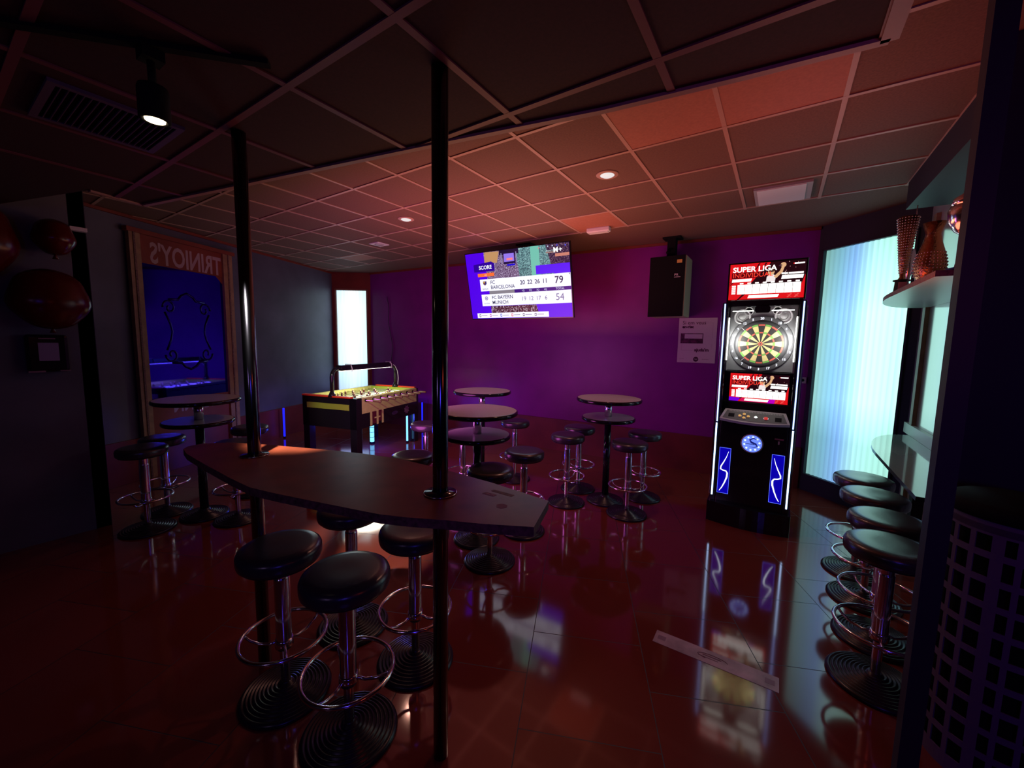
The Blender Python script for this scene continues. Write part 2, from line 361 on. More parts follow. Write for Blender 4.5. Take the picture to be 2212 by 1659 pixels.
stools=[
 ((-1.46,.95),.2,'black padded bar stool nearest the camera, in front of the right pole','stools at the pole table'),
 ((-1.90,.90),1.2,'black round bar stool under the left half of the pole table, darkest of its four','stools at the pole table'),
 ((-1.53,1.40),2.0,'bar stool beside the right pole, on its left, just past the board edge','stools at the pole table'),
 ((-2.04,1.37),.7,'bar stool with pale lit seat top under the middle of the pole table','stools at the pole table'),
 ((-1.80,2.43),.4,'bar stool with base fully seen just behind the pointed end of the pole table','stools at the middle tables'),
 ((-1.86,3.02),2.6,'bar stool between the pole table tip and the far right round table','stools at the middle tables'),
 ((-2.56,2.33),.9,'bar stool seen only by its seat behind the board, left of the right pole','stools at the middle tables'),
 ((-2.83,3.30),1.4,'bar stool mostly hidden behind the nearer of the two middle tables','stools at the middle tables'),
 ((-2.70,4.15),.2,'bar stool with blue lit post right of the middle tables, against the purple wall','stools at the middle tables'),
 ((-3.45,3.35),.2,'bar stool between the football table and the farther middle table','stools at the middle tables'),
 ((-1.19,3.95),.3,'front right bar stool of the four round the right hand two tier table','stools at the right two tier table'),
 ((-1.83,3.86),1.0,'front left bar stool of the four round the right hand two tier table','stools at the right two tier table'),
 ((-1.90,4.32),2.2,'rear left bar stool of the four round the right hand two tier table','stools at the right two tier table'),
 ((-1.19,4.50),2.2,'rear right bar stool of the four round the right hand two tier table','stools at the right two tier table'),
 ((-4.62,1.07),.9,'front left bar stool of the table before the blue mirror','stools at the left table'),
 ((-4.95,1.30),1.9,'bar stool half hidden behind the leftmost stool, near the mirror frame','stools at the left table'),
 ((-4.21,1.63),.9,'bar stool left of the left pole, seat hidden by the wooden board','stools at the left table'),
 ((-4.82,2.02),.1,'bar stool behind the left pole with blue light on its edge','stools at the left table'),
 ((.60,3.95),.4,'farthest bar stool along the side counter by the glowing window','stools along the side counter'),
 ((.60,3.53),1.0,'second farthest bar stool along the side counter','stools along the side counter'),
 ((.59,3.07),1.6,'third bar stool from the window along the side counter','stools along the side counter'),
 ((.53,2.65),2.1,'nearest bar stool along the side counter, cut off by the dark post','stools along the side counter')]
st0=None
for (x,y),rz,lab,g in stools:
    if st0 is None:
        st0=make_stool(lab); st0.location=(x,y,0); st0.rotation_euler=(0,0,rz); st0['group']=g
    else: dup(st0,(x,y,0),rz,lab,g)
# ------------------------------------------------------------------ two tier tables
def make_table(label):
    t=thing('two_tier_table',label,'table',group='two tier bar tables')
    for nm,R,z in (('table_top',.345,1.15),('lower_shelf',.285,.945)):
        d=MB(); d.lathe([(R-.012,z-.001),(R-.012,z+.0015)],'laminate',64,smooth=False); 
        o=d.build(nm,t)
        e=MB(); e.lathe([(R-.06,z-.036),(R-.010,z-.036),(R,z-.028),(R+.002,z-.016),(R-.001,z-.004),(R-.010,z+.002),(R-.014,z+.0)],'blackgloss',64); e.build('rim',o)
    p=MB(); p.lathe([(.036,.05),(.036,.91)],'blackgloss',28); p.build('column',t)
    p=MB(); p.lathe([(.037,.945),(.037,1.114)],'chrome',28); p.build('upper_column',t)
    pr=[(.198,0),(.20,.01),(.195,.02)]
    for k in range(10):
        rr=.186-k*.0138; z=.022+k*.0035
        pr+=[(rr,z+.0045),(rr-.004,z+.0055),(rr-.008,z-.0005),(rr-.0115,z+.0005)]
    pr+=[(.05,.062),(.038,.075)]
    b=MB(); b.lathe(pr,'rib',56); b.build('base',t)
    return t
tb=make_table('two tier round table standing alone in front of the purple wall, right of the pole'); tb.location=(-1.50,4.16,0)
dup(tb,(-2.11,2.65,0),0,'two tier round table directly behind the right pole, nearer of the middle pair')
dup(tb,(-2.94,3.78,0),0,'two tier round table farther of the middle pair, below the television')
dup(tb,(-4.57,1.48,0),0,'two tier round table on the left with green tinted tops before the blue mirror')
# ------------------------------------------------------------------ pole table and poles
pl=thing('pole_table','long dark red wooden board table pierced by two floor to ceiling poles','table',(-1.6,1.0,0))
out=[(-2.60,.765),(-2.645,.80),(-2.65,.874),(-2.556,.973),(-2.342,1.072),(-2.01,1.20),(-1.78,1.275),(-1.56,1.325),(-1.27,1.335),(-.974,1.325),(-.685,1.294),(-.62,1.075),(-.772,.995),(-.893,.942),(-1.0,.888),(-1.098,.848),(-1.34,.790),(-1.564,.738),(-1.716,.709),(-1.888,.711),(-2.191,.724),(-2.48,.742)]
mb=MB(); mb.prism([(x+1.6,y-1.0) for x,y in out],1.105,1.138,'wood',side='woodedge'); mb.build('board',pl)
mb=MB(); T0=Matrix.Translation((1.6,-1.0,0))
for (x,y,a,w_,h_) in ((-1.035+.165,1.255,-.02,.10,.02),(-.905,1.215,-.02,.055,.022)): 
    mb.box(-w_/2,w_/2,-h_/2,h_/2,1.138,1.1386,'inkpale' if h_>.021 else M['woodedge'],T0@Matrix.Translation((x,y,0))@Matrix.Rotation(a,4,'Z'))
mb.prism([(.022*math.cos(k*PI/3),.022*math.sin(k*PI/3)) for k in range(6)],1.138,1.1386,'inkpale',T=T0@Matrix.Translation((-.80,1.15,0)))
mb.build('worn_sticker',pl)
mb=MB(); mb.text('NCM',.02,'paper',T0@Matrix.Translation((-.925,1.208,1.1388))); mb.build('sticker_lettering',pl)
for nm,(x,y),lab in (('left',(-2.182,.931),'dark metal pole on the left, from floor through the board to the ceiling'),('right',(-1.066,1.11),'dark metal pole on the right, nearer the pointed end of the board')):
    p=thing('pole',lab,'pole',(x,y,0),0,'poles through the board')
    a=MB(); a.lathe([(.030,0),(.030,NZ-.001)],'pole',40); a.build('shaft',p)
    a=MB(); a.lathe([(.031,1.139),(.062,1.139),(.064,1.141),(.062,1.145),(.034,1.147),(.031,1.150)],'blackgloss',40,cap=False); fl=a.build('flange',p)
    a=MB(); a.tube([(.063*math.cos(k*PI/18),.063*math.sin(k*PI/18),1.142) for k in range(36)],.0018,'chrome',6,True); a.build('flange_rim',fl)
    

# ------------------------------------------------------------------ flat graphics helper
E={}
def em(r,g,b,s=1.0):
    k=(r,g,b,s)
    if k not in E: E[k]=emit('glow_%d_%d_%d'%(r,g,b),srgb(r,g,b),s)
    return E[k]
class Scr:
    """a lit screen: local units, x right, y up, drawn on plane T"""
    def __init__(s,T,W,H): s.T=T;s.W=W;s.H=H;s.mb=MB();s.k=0
    def q(s,pts,m,l=1):
        z=.0004*l; s.mb.add([(u*s.W,v*s.H,z) for u,v in pts],[tuple(range(len(pts)))],m,T=s.T)
    def r(s,u0,v0,u1,v1,m,l=1): s.q([(u0,v0),(u1,v0),(u1,v1),(u0,v1)],m,l)
    def t(s,txt,u,v,h,m,l=6,align='LEFT',sx=1.,bold=0): s.mb.text(txt,h*s.H,m,s.T@Matrix.Translation((u*s.W,v*s.H,.0004*l)),align,.0001,sx,bold)
    def disc(s,u,v,r,m,l=3,n=20,ry=None):
        z=.0004*l; ry=ry or r; s.mb.add([(u*s.W+r*math.cos(2*PI*k/n),v*s.H+ry*math.sin(2*PI*k/n),z) for k in range(n)],[tuple(range(n))],m,T=s.T)
def crowd_mat(name,cols,scale,s=1.):
    Mt=bpy.data.materials.new(name); Mt.use_nodes=True; nt=Mt.node_tree; b=nt.nodes['Principled BSDF']; b.inputs['Base Color'].default_value=(0,0,0,1)
    tc=nt.nodes.new('ShaderNodeTexCoord'); n=nt.nodes.new('ShaderNodeTexNoise'); n.inputs['Scale'].default_value=scale; n.inputs['Detail'].default_value=3
    nt.links.new(tc.outputs['Object'],n.inputs['Vector']); r=nt.nodes.new('ShaderNodeValToRGB'); e=r.color_ramp.elements
    while len(e)<len(cols): e.new(.5)
    for k,c in enumerate(cols): e[k].position=.34+.32*k/(len(cols)-1); e[k].color=(*srgb(*c),1)
    nt.links.new(n.outputs['Fac'],r.inputs[0]); nt.links.new(r.outputs[0],b.inputs['Emission Color']); b.inputs['Emission Strength'].default_value=s
    return Mt
# ------------------------------------------------------------------ television
TW,TH=1.65,.936; ty,tt=.029,.214
rv=Vector((math.cos(ty),math.sin(ty),0)); bv=Vector((-math.sin(ty),math.cos(ty),0)); uv=Vector((0,0,1))*math.cos(tt)-bv*math.sin(tt)
tc0=Vector((-3.116,4.745,2.54))
tv=thing('television','large wall television showing a basketball score, tilted down from the ceiling','television',tc0)
TT=Matrix(((rv.x,uv.x,0,0),(rv.y,uv.y,0,0),(rv.z,uv.z,0,0),(0,0,0,1))); nn=rv.cross(uv)
for i in range(3): TT[i][2]=nn[i]
mb=MB(); mb.box(-TW/2-.012,TW/2+.012,-TH/2-.016,TH/2+.012,-.045,-.001,'blackgloss',TT); mb.box(-.45,.45,-.3,.25,-.08,-.045,'blackmat',TT); mb.build('casing',tv,bevel=.004)
mb=MB(); mb.box(-.04,.04,.24,.32,.06,CZ-2.54-.001,'blackmat'); mb.box(-.12,.12,.16,.40,CZ-2.54-.02,CZ-2.54-.001,'blackmat'); mb.box(-.03,.03,.02,.3,.02,.08,'blackmat'); mb.build('ceiling_mount',tv)
S=Scr(TT@Matrix.Translation((-TW/2,-TH/2,0)),TW,TH)
vio=em(78,0,225,1.1); vio2=em(60,0,190,.9); wh=em(232,232,250,1.25); txt=em(60,62,95,.7); lt=em(120,120,165,.8)
S.r(0,0,1,1,vio,0)
crowd=crowd_mat('crowd',[(40,25,60),(120,90,130),(205,190,225)],90,.9)
S.q([(.22,.50),(.66,.50),(.66,.93),(.60,1),(.20,1),(.20,.90)],crowd,1)
teal=crowd_mat('crowd_teal',[(40,70,80),(90,140,145),(150,200,200)],70,.9)
S.q([(.55,.50),(.86,.50),(.86,1),(.52,1)],teal,1.5)
S.r(.66,.50,.74,1,em(120,205,185,.9),2)
dk=crowd_mat('dark_crowd',[(20,12,35),(50,30,70),(130,100,120)],60,.8)
S.q([(.84,.72),(1,.72),(1,1),(.80,1)],dk,2.5); S.r(.88,.83,1,.87,em(205,130,110),3); S.r(.80,.885,.90,.90,em(190,150,140,.7),3)
S.q([(.20,.85),(.33,.83),(.36,.99),(.21,1)],em(205,155,105,.9),2.6)
S.r(.36,.93,.55,1,em(35,20,65,.6),2.4)
S.r(.40,.80,.515,.95,em(25,10,70,.8),3); S.r(.405,.83,.505,.945,em(150,120,240,1.),3.5); S.r(.43,.77,.51,.795,em(10,0,215,1.),3.6)
S.r(.43,.85,.49,.88,em(255,130,140),4); S.r(.375,.80,.385,.96,em(150,140,190,.8),3.4); S.r(.52,.80,.53,.96,em(150,140,190,.8),3.4)
S.q([(.08,.72),(.30,.72),(.30,.83),(.27,.86),(.08,.83)],em(45,0,160,.9),3.2)
S.t('SCORE',.135,.755,.078,em(255,255,255,1.2),5,bold=.0012)
S.r(.115,.645,.29,.695,em(255,110,50,1.1),4); S.t('4Q',.20,.655,.035,em(255,225,200),6,'CENTER')
S.r(.70,.615,1,.735,em(82,20,235,1.1),3)
S.r(.13,.425,1,.605,wh,4); S.r(.13,.195,1,.375,wh,4)
S.r(.48,.375,1,.425,em(50,10,130,.9),4.5); S.r(.22,.375,.48,.425,em(150,145,155,.8),4.5); S.r(.13,.375,.22,.425,vio,4.5)
for k,(a,b_) in enumerate((('1Q',.565),('2Q',.635),('3Q',.705),('4Q',.775))): S.t(a,b_,.388,.036,em(220,220,255),6,'CENTER')
S.t('TOTAL',.905,.386,.042,em(230,230,255),6,'CENTER')
S.t('FC',.24,.527,.075,txt,6,bold=.0006); S.t('BARCELONA',.24,.452,.075,txt,6,bold=.0006)
S.t('FC BAYERN',.24,.298,.075,txt,6,bold=.0006); S.t('MUNICH',.24,.222,.075,txt,6,bold=.0006)
for a,b_ in (('20',.565),('22',.635),('26',.705),('11',.775)): S.t(a,b_,.49,.085,txt,6,'CENTER',bold=.0012)
for a,b_ in (('19',.565),('12',.635),('17',.705),('6',.775)): S.t(a,b_,.255,.085,lt,6,'CENTER')
S.t('79',.90,.475,.135,txt,6,'CENTER',bold=.002); S.t('54',.90,.24,.135,lt,6,'CENTER')
S.q([(.985,.60),(.995,.60),(.995,.575)],txt,6)
# crests
S.q([(.163,.575),(.20,.575),(.20,.535),(.1815,.51),(.163,.535)],em(120,60,90,.8),5); S.q([(.168,.57),(.181,.57),(.181,.55),(.168,.55)],em(230,180,60,.9),6); S.q([(.183,.57),(.196,.57),(.196,.53),(.183,.52)],em(70,60,130,.8),6)
S.t('BARÇA',.1815,.447,.034,txt,6,'CENTER')
S.disc(.1815,.315,.028,em(135,110,175,.9),5); S.disc(.1815,.315,.019,wh,5.5); S.disc(.1815,.315,.014,em(150,150,220,.9),6); S.t('BAYERN',.1815,.225,.028,lt,6,'CENTER')
S.q([(.22,.055),(.70,.055),(.68,.19),(.22,.19)],crowd_mat('lower_crowd',[(20,12,25),(90,30,60),(200,185,200)],45,.8),2)
S.r(.06,.008,.79,.085,wh,4)
for k,c in enumerate(((60,60,80),(200,90,180),(50,90,220),(230,60,80),(40,40,50),(60,60,90))):
    u=.082+k*.115; S.r(u,.025,u+.018,.068,em(*c,.9),5); S.r(u+.004,.035,u+.014,.058,wh,5.5); S.r(u+.025,.044,u+.088,.051,em(110,100,150,.8),5)
S.t('M+',.865,.885,.10,em(255,255,255,1.3),6,bold=.0008); S.t('deportes',.80,.905,.04,em(190,210,210),6)
for u,v,c in ((.74,.965,(230,120,130)),(.82,.975,(200,220,240)),(.86,.975,(200,220,240)),(.90,.975,(80,80,240)),(.97,.965,(80,90,250)),(.56,.985,(220,240,240))): S.disc(u,v,.009,em(*c),5,10)
S.mb.build('screen',tv)
# ------------------------------------------------------------------ loudspeaker
sp=thing('loudspeaker','big black loudspeaker hung high on the purple wall beside the television','speaker',(-1.26,5.44,2.10))
mb=MB(); mb.box(-.22,.22,.004,.38,0,.755,'speakerside'); mb.build('cabinet',sp,bevel=.012)
mb=MB(); mb.box(-.222,.205,-.012,.006,-.002,.757,'blackmat'); mb.build('grille',sp,bevel=.004)
mb=MB(); mb.box(.11,.17,-.016,-.012,.66,.70,em(225,110,60,.35)); mb.build('badge',sp)
mb=MB(); TS=frame((.085,-.0165,.50),(1,0,0),(0,0,1)); mb.text('PR',.045,'white',TS); mb.build('lettering',sp); mb=MB(); mb.box(.085,.16,-.0165,-.0155,.485,.49,'white'); mb.build('underline',sp)
mb=MB(); mb.box(-.05,.05,.12,.24,.755,1.02,'blackmat'); mb.box(-.11,.11,.10,.28,1.005,1.024,'blackmat'); mb.tube([(-.02,.0,.80),(-.02,.10,.86),(-.02,.18,.80)],.015,'blackmat',8); mb.build('ceiling_bracket',sp)
# ------------------------------------------------------------------ poster on the purple wall
wd=(Vector(PB)-Vector(PA)).normalized()
def far_pt(x): return PA[1]+(x-PA[0])*wd.y/wd.x
po=thing('poster','pale printed poster with purple lettering beneath the loudspeaker','poster',(-1.17,far_pt(-1.17)-.004,1.50))
PT=frame((0,0,0),(wd.x,wd.y,0),(0,0,1))
mb=MB(); mb.box(0,.468,0,.60,0,.0015,'paper',PT); mb.build('sheet',po)
mb=MB(); tp=lambda x,y:PT@Matrix.Translation((x,y,.002))
mb.text('Si em veus',.068,'ink',tp(.045,.515)); mb.build('heading',po); mb=MB(); mb.text('en-risc',.052,'ink',tp(.045,.467),bold=.0025); mb.build('heading',po); mb=MB(); mb.text("ajuda'm",.058,'ink',tp(.21,.155),bold=.0022)
mb.build('heading',po); mb=MB(); mb.text('serveis',.020,'inkpale',tp(.03,.045)); mb.build('footer_text',po); mb=MB(); mb.text('ajuntament',.018,'inkpale',tp(.31,.045)); mb.build('footer_text',po); mb=MB()
mb.prism([(.235+.033*math.cos(k*PI/12),.048+.033*math.sin(k*PI/12)) for k in range(24)],.0017,.002,'ink',T=PT); mb.text('NSF',.026,'paper',PT@Matrix.Translation((.214,.040,.0024))); mb.build('round_logo',po); mb=MB()
for a in ((.05,.165,.19,.167),(.05,.165,.052,.25),(.33,.53,.42,.532),(.418,.33,.42,.53),(.418,.20,.42,.26)): mb.box(min(a[0],a[2]),max(a[0],a[2]),a[1],a[3],.0016,.002,'inkpale',PT)
mb.build('border_line',po)
mb=MB(); mb.box(.03,.31,.26,.395,.0016,.002,'photo',PT); mb.box(.08,.30,.325,.385,.0021,.0024,'paper',PT)
for k in range(5): mb.text('–––––',.016,'inkpale',PT@Matrix.Translation((.09+.04*k,.35-.012*(k%2),.0026)))
mb.build('picture',po)
# socket plate right of the dart machine
# ------------------------------------------------------------------ dart machine
dm=thing('dart_machine','tall black electronic dart machine with lit board, red screens and blue strips','dart machine',(-.155,4.33,0))
mb=MB(); 
mb.box(-.325,-.275,0,.42,.03,2.14,'blackgloss'); mb.box(.275,.325,0,.42,.03,2.14,'blackgloss')
mb.box(-.30,.30,.36,.42,.03,2.20,'blackmat'); mb.box(-.275,.275,.0,.36,.03,1.035,'blackgloss')
mb.box(-.275,.275,.06,.36,1.035,1.20,'blackmat'); mb.box(-.275,.275,.16,.36,1.20,1.50,'blackmat'); mb.box(-.30,.30,.02,.40,2.10,2.16,'blackgloss')
cab=mb.build('cabinet',dm,bevel=.006)
mb=MB(); pp=[(-.345,-.02)]+[(-.345+.69*k/14,-.02-.055*math.sin(PI*k/14)) for k in range(1,14)]+[(.345,-.02),(.345,.42),(-.345,.42)]
mb.prism(pp,0,.20,'blackgloss'); mb.build('plinth',dm,bevel=.008)
# led strips
led=em(150,175,255,3.2); led2=em(175,205,255,4.0)
for sx in (-1,1):
    mb=MB(); mb.box(sx*.305-.0055,sx*.305+.0055,-.008,.002,1.0,2.13,led); mb.box(sx*.307-.0065,sx*.307+.0065,-.008,.002,.26,.985,led2)
    o=mb.build('light_strip',dm); o['label']='glowing bluish white light strip'
for sx in (-1,1):
    mb=MB(); x0=sx*.335; mb.box(min(x0,x0+sx*.004),max(x0,x0+sx*.004),.05,.35,.25,2.1,'chrome')
    mb.build('side_trim',dm)
# board recess
M['surround']=mat('surround_grey',(.17,.17,.175),.5)
mb=MB(); mb.box(-.27,.27,.14,.16,1.50,2.10,'surround'); mb.box(-.275,-.262,.02,.16,1.50,2.0,'surround'); mb.box(.262,.275,.02,.16,1.50,2.0,'surround'); mb.box(-.275,.275,.03,.14,1.48,1.495,'blackgloss'); mb.build('board_surround',dm)
wl=em(255,255,245,3.0)
for bx in ((-.269,-.259,.012,.02,1.60,2.00),(.259,.269,.012,.02,1.60,2.00),(-.24,-.07,.01,.03,2.055,2.062),(.07,.24,.01,.03,2.055,2.062)):
    mb=MB(); mb.box(*bx,wl); o=mb.build('board_lamp',dm); o['label']='white strip lamp beside the board'
mb=MB(); mb.prism([(-.05,2.04),(.05,2.04),(.06,2.055),(.06,2.09),(.045,2.10),(-.045,2.10),(-.06,2.09),(-.06,2.055)],0,.03,'blackgloss',T=Matrix(((1,0,0,0),(0,0,1,-.005),(0,1,0,0),(0,0,0,1)))); mb.build('sensor_housing',dm)
for sx in (-1,1):
    l=lamp('board_light','AREA',(sx*.258,.03,1.78),3.2,(1,1,.96),.16,aim=(-sx*.02,.20,1.76)); l.parent=dm
# speakers in the head
for sx in (-1,1):
    RX=lambda r,x,z,y0:Matrix.Translation((x,y0,z))@Matrix.Rotation(PI/2,4,'X')
    mb=MB(); mb.lathe([(.055,0),(.060,.012),(.068,.016),(.072,.010),(.072,0)],'whiteplas',36,RX(0,sx*.165,2.015,.139)); 
    mb.lathe([(.032,0),(.034,.012),(.038,.014),(.040,0)],'whiteplas',28,RX(0,sx*.115,2.065,.139)); s_=mb.build('speaker_ring',dm)
    mb=MB(); mb.lathe([(.054,.001),(.050,.004),(.03,-.0),(.018,.010),(.001,.013)],'silver',32,RX(0,sx*.165,2.015,.139)); mb.lathe([(.031,.001),(.015,.004),(.001,.008)],'blackmat',24,RX(0,sx*.115,2.065,.139)); mb.build('speaker_cone',dm)
# dart board
BT=Matrix.Translation((0,.139,1.757))@Matrix.Rotation(PI/2,4,'X')
mb=MB(); M['ringgrey']=mat('ring_grey',(.10,.10,.105),.45); M['ringdark']=mat('ring_dark',(.045,.045,.048),.5)
mb.lathe([(.262,0),(.262,.012),(.255,.016),(.21,.017)],'ringgrey',64,BT); mb.lathe([(.2205,.0),(.2205,.0185),(.188,.019)],'ringdark',64,BT)
bd=mb.build('dart_board',dm)
M['dblack']=mat('segment_black',(.03,.028,.026),.5); M['dyel']=mat('segment_cream',(.62,.52,.22),.5); M['dred']=mat('segment_red',(.55,.10,.07),.5); M['dgrn']=mat('segment_green',(.16,.45,.08),.5)
mb=MB()
def sector(r0,r1,a0,a1,m,z=.0205,n=3):
    vs=[];
    for k in range(n+1):
        a=a0+(a1-a0)*k/n; vs+=[(r0*math.cos(a),r0*math.sin(a),z),(r1*math.cos(a),r1*math.sin(a),z)]
    mb.add(vs,[(2*k,2*k+1,2*k+3,2*k+2) for k in range(n)],m,T=BT)
for k in range(20):
    c=PI/2-k*2*PI/20; a0=c-PI/20+.012; a1=c+PI/20-.012; dk_=k%2==0
    sector(.018,.098,a0,a1,'dblack' if dk_ else 'dyel'); sector(.100,.112,a0,a1,'dred' if dk_ else 'dgrn'); sector(.114,.168,a0,a1,'dblack' if dk_ else 'dyel'); sector(.170,.184,a0,a1,'dred' if dk_ else 'dgrn')
for k in range(24): sector(.007,.017,k*2*PI/24,(k+1)*2*PI/24,'dred',n=1)
mb.lathe([(.007,.019),(.007,.022)],'dblack',16,BT)
mb.build('scoring_segments',bd)
mb=MB(); nums=[20,1,18,4,13,6,10,15,2,17,3,19,7,16,8,11,14,9,12,5]; nl=em(240,242,255,1.6)
for k,nmb in enumerate(nums):
    a=PI/2-k*2*PI/20; mb.text(str(nmb),.030,nl,BT@Matrix.Translation((.238*math.cos(a),.238*math.sin(a)-.010,.018)),'CENTER',bold=.0008)
for a in (PI/4,3*PI/4,5*PI/4,7*PI/4): mb.box(.184,.222,-.0012,.0012,.019,.021,'whiteplas',BT@Matrix.Rotation(a+.04,4,'Z'))
mb.build('number_ring',bd)
# screens
def liga(T,W,H,lower=False):
    s=Scr(T,W,H); red=em(225,20,25,1.0); dkr=em(60,8,14,.8); w2=em(255,250,245,1.7); skin=em(225,175,130,1.); 
    s.r(0,0,1,1,em(38,8,14,.7),0)
    s.q([(0,0),(1,0),(1,.22),(0,.22)],red,.5); s.q([(0,.15),(.26,.15),(.30,.45),(.55,1),(0,1)],red,1); s.q([(.93,.2),(1,.2),(1,.62)],red,1)
    for k in range(6):
        u=.30+k*.045; s.q([(u,.80),(u+.012,.80),(u+.07,.99),(u+.045,.99)],dkr if k%2 else red,1.5)
    for k in range(3): s.q([(0,.40+.05*k),(.01,.40+.05*k),(.11,.57+.05*k),(.09,.58+.05*k)],dkr,1.6)
    s.q([(.12,0),(.15,0),(.24,.16),(.20,.16)],dkr,1.6)
    s.q([(.03,.60),(.41,.60),(.44,.76),(.03,.76)],em(95,2,10,.8),4); s.t('SUPER LIGA',.04,.775,.20,w2,6,sx=1.02,bold=.0014*W/.6); s.t('INDIVIDUAL',.04,.62,.175,em(255,62,45,1.15),6,sx=1.02,bold=.0003)
    s.q([(.035,.50),(.30,.50),(.315,.58),(.04,.58)],w2,4)
    # player with raised fist
    s.q([(.505,.46),(.62,.46),(.63,.60),(.60,.655),(.54,.655),(.51,.60)],em(235,225,225,1.1),3)
    s.disc(.565,.73,.026*W/.6,skin,4,20,.030*W/.6); s.disc(.568,.765,.024*W/.6,em(90,60,50,.6),4.5,16,.014*W/.6)
    s.q([(.60,.60),(.635,.55),(.71,.70),(.735,.86),(.70,.87),(.675,.74)],skin,3.5); s.disc(.715,.90,.022*W/.6,skin,4)
    s.disc(.68,.89,.012*W/.6,em(60,30,60,.6),4)
    for k in range(26): 
        s.disc(.42+.57*random.random(),.42+.56*random.random(),.0015+.0025*random.random(),em(255,200,190,.9),2,8)
    s.r(.85,.90,.98,.935,w2,4); s.r(.84,.90,.855,.935,red,5)
    s.q([(.70,.52),(.97,.52),(.98,.62),(.71,.62)],w2,4); s.r(.70,.645,.78,.69,w2,4); s.r(.79,.645,.975,.69,w2,4)
    x0=.12
    for k in range(8):
        u=x0+k*.105; s.r(u,.15,u+.100,.42,w2,4); s.r(u+.03,.435,u+.08,.47,w2,4)
        for j in range(4): s.r(u+.02,.19+.055*j,u+.08,.194+.055*j,em(190,170,175,.9),5)
    for j in range(5): s.r(.04,.16+.052*j,.095,.195+.052*j,w2,4)
    s.q([(.27,.035),(.67,.035),(.69,.115),(.285,.115)],w2,4)
    for u in (.82,.91):
        for a in (-1,1): s.q([(u-.035,.07-a*.045),(u-.015,.055-a*.045),(u+.035,.07+a*.045),(u+.015,.085+a*.045)],em(235,75,70,1.),3)
    if lower: s.q([(0,0),(.16,0),(.2,.12),(0,.14)],em(110,0,215,1.1),2); s.q([(.66,0),(.78,0),(.8,.14),(.70,.14)],em(190,0,190,1.),2); s.q([(.2,0),(.66,0),(.66,.05),(.22,.12)],em(210,20,90,1.),2)
    return s.mb
mb=MB(); mb.box(-.315,.315,.165,.24,2.165,2.53,'blackgloss'); mb.box(-.06,.06,.24,.36,2.12,2.4,'blackmat'); mon=mb.build('monitor',dm,bevel=.004)
liga(frame((-.300,.1645,2.18),(1,0,0),(0,0,1)),.60,.335).build('upper_screen',dm)
mb=MB(); mb.box(-.245,.275,.085,.10,1.19,1.49,'blackgloss'); mb.box(-.275,-.245,.085,.10,1.19,1.49,'blackgloss'); mb.build('screen_bezel',dm)
liga(frame((-.225,.0845,1.205),(1,0,0),(0,0,1)),.475,.268,True).build('lower_screen',dm)
# control deck, sloped
DT=Matrix.Translation((0,-.06,1.045))@Matrix.Rotation(math.radians(38),4,'X')
mb=MB(); dk=[(-.28,.0)]+[(-.28+.56*k/14,-.028*math.sin(PI*k/14)) for k in range(1,14)]+[(.28,0),(.245,.135),(-.245,.135)]
mb.prism(dk,-.03,0,'silver',T=DT); deck=mb.build('control_deck',dm,bevel=.004)
mb=MB(); ins=[(x*.92,y*.80+.012) for x,y in dk]; mb.prism(ins,.0005,.002,mat('deck_grey',(.10,.11,.10),.5),T=DT)
for i in range(34):
    for j in range(3): mb.box(-.205+i*.0124,-.198+i*.0124,.102+j*.009,.107+j*.009,.002,.0026,'silver',DT)
mb.box(-.21,-.16,.03,.075,.002,.003,'blackmat',DT); mb.box(.165,.215,.02,.07,.002,.003,'blackmat',DT)
mb.build('deck_plate',dm)
def button(x,y,r,m_,nm,lab,ry=None):
    q=MB(); q.lathe([(r*1.25,.002),(r*1.25,.005),(r*1.05,.006)],'chrome',24,DT@Matrix.Translation((x,y,0))); q.lathe([(r,.005),(r,.009),(r*.8,.012)],m_,24,DT@Matrix.Translation((x,y,0))@Matrix.Diagonal((1,ry or 1,1,1)))
    o=q.build(nm,dm); o['label']=lab
am=em(225,170,90,.8)
for x,y in ((-.115,.05),(-.045,.05),(-.08,.075),(-.08,.028)): button(x,y,.012,am,'arrow_button','amber arrow button')
button(.015,.048,.012,em(235,255,240,1.4),'start_button','white lit button'); button(.095,.045,.017,em(200,50,45,.9),'cancel_button','red lit button')
# lower front: round emblem, two blue panels, coin slot
mb=MB(); FT=Matrix.Translation((0,-.001,.823))@Matrix.Rotation(PI/2,4,'X')
mb.lathe([(.082,0),(.092,.0),(.092,.008),(.082,.009)],'silver',40,FT,cap=False); em_o=mb.build('emblem_rim',dm)
mb=MB(); mb.lathe([(.082,.001),(.082,.004)],em(95,120,225,1.5),40,FT)
for k in range(10): a=k*PI/5+.2; mb.lathe([(.009,.004),(.009,.005)],em(190,215,255,1.8),12,FT@Matrix.Translation((.062*math.cos(a),.062*math.sin(a),0)))
crv=[(.045,.04),(.01,.052),(-.018,.035),(-.005,.012),(.03,.0),(.045,-.02),(.02,-.035),(-.02,-.03)]
mb.tube([(x,y,.006) for x,y in crv],[.002,.005,.008,.009,.009,.006,.003,.001],em(30,40,140,.6),8,T=FT); mb.box(-.055,.02,-.008,-.003,.006,.008,em(20,30,90,.4),FT)
mb.build('round_emblem',dm)
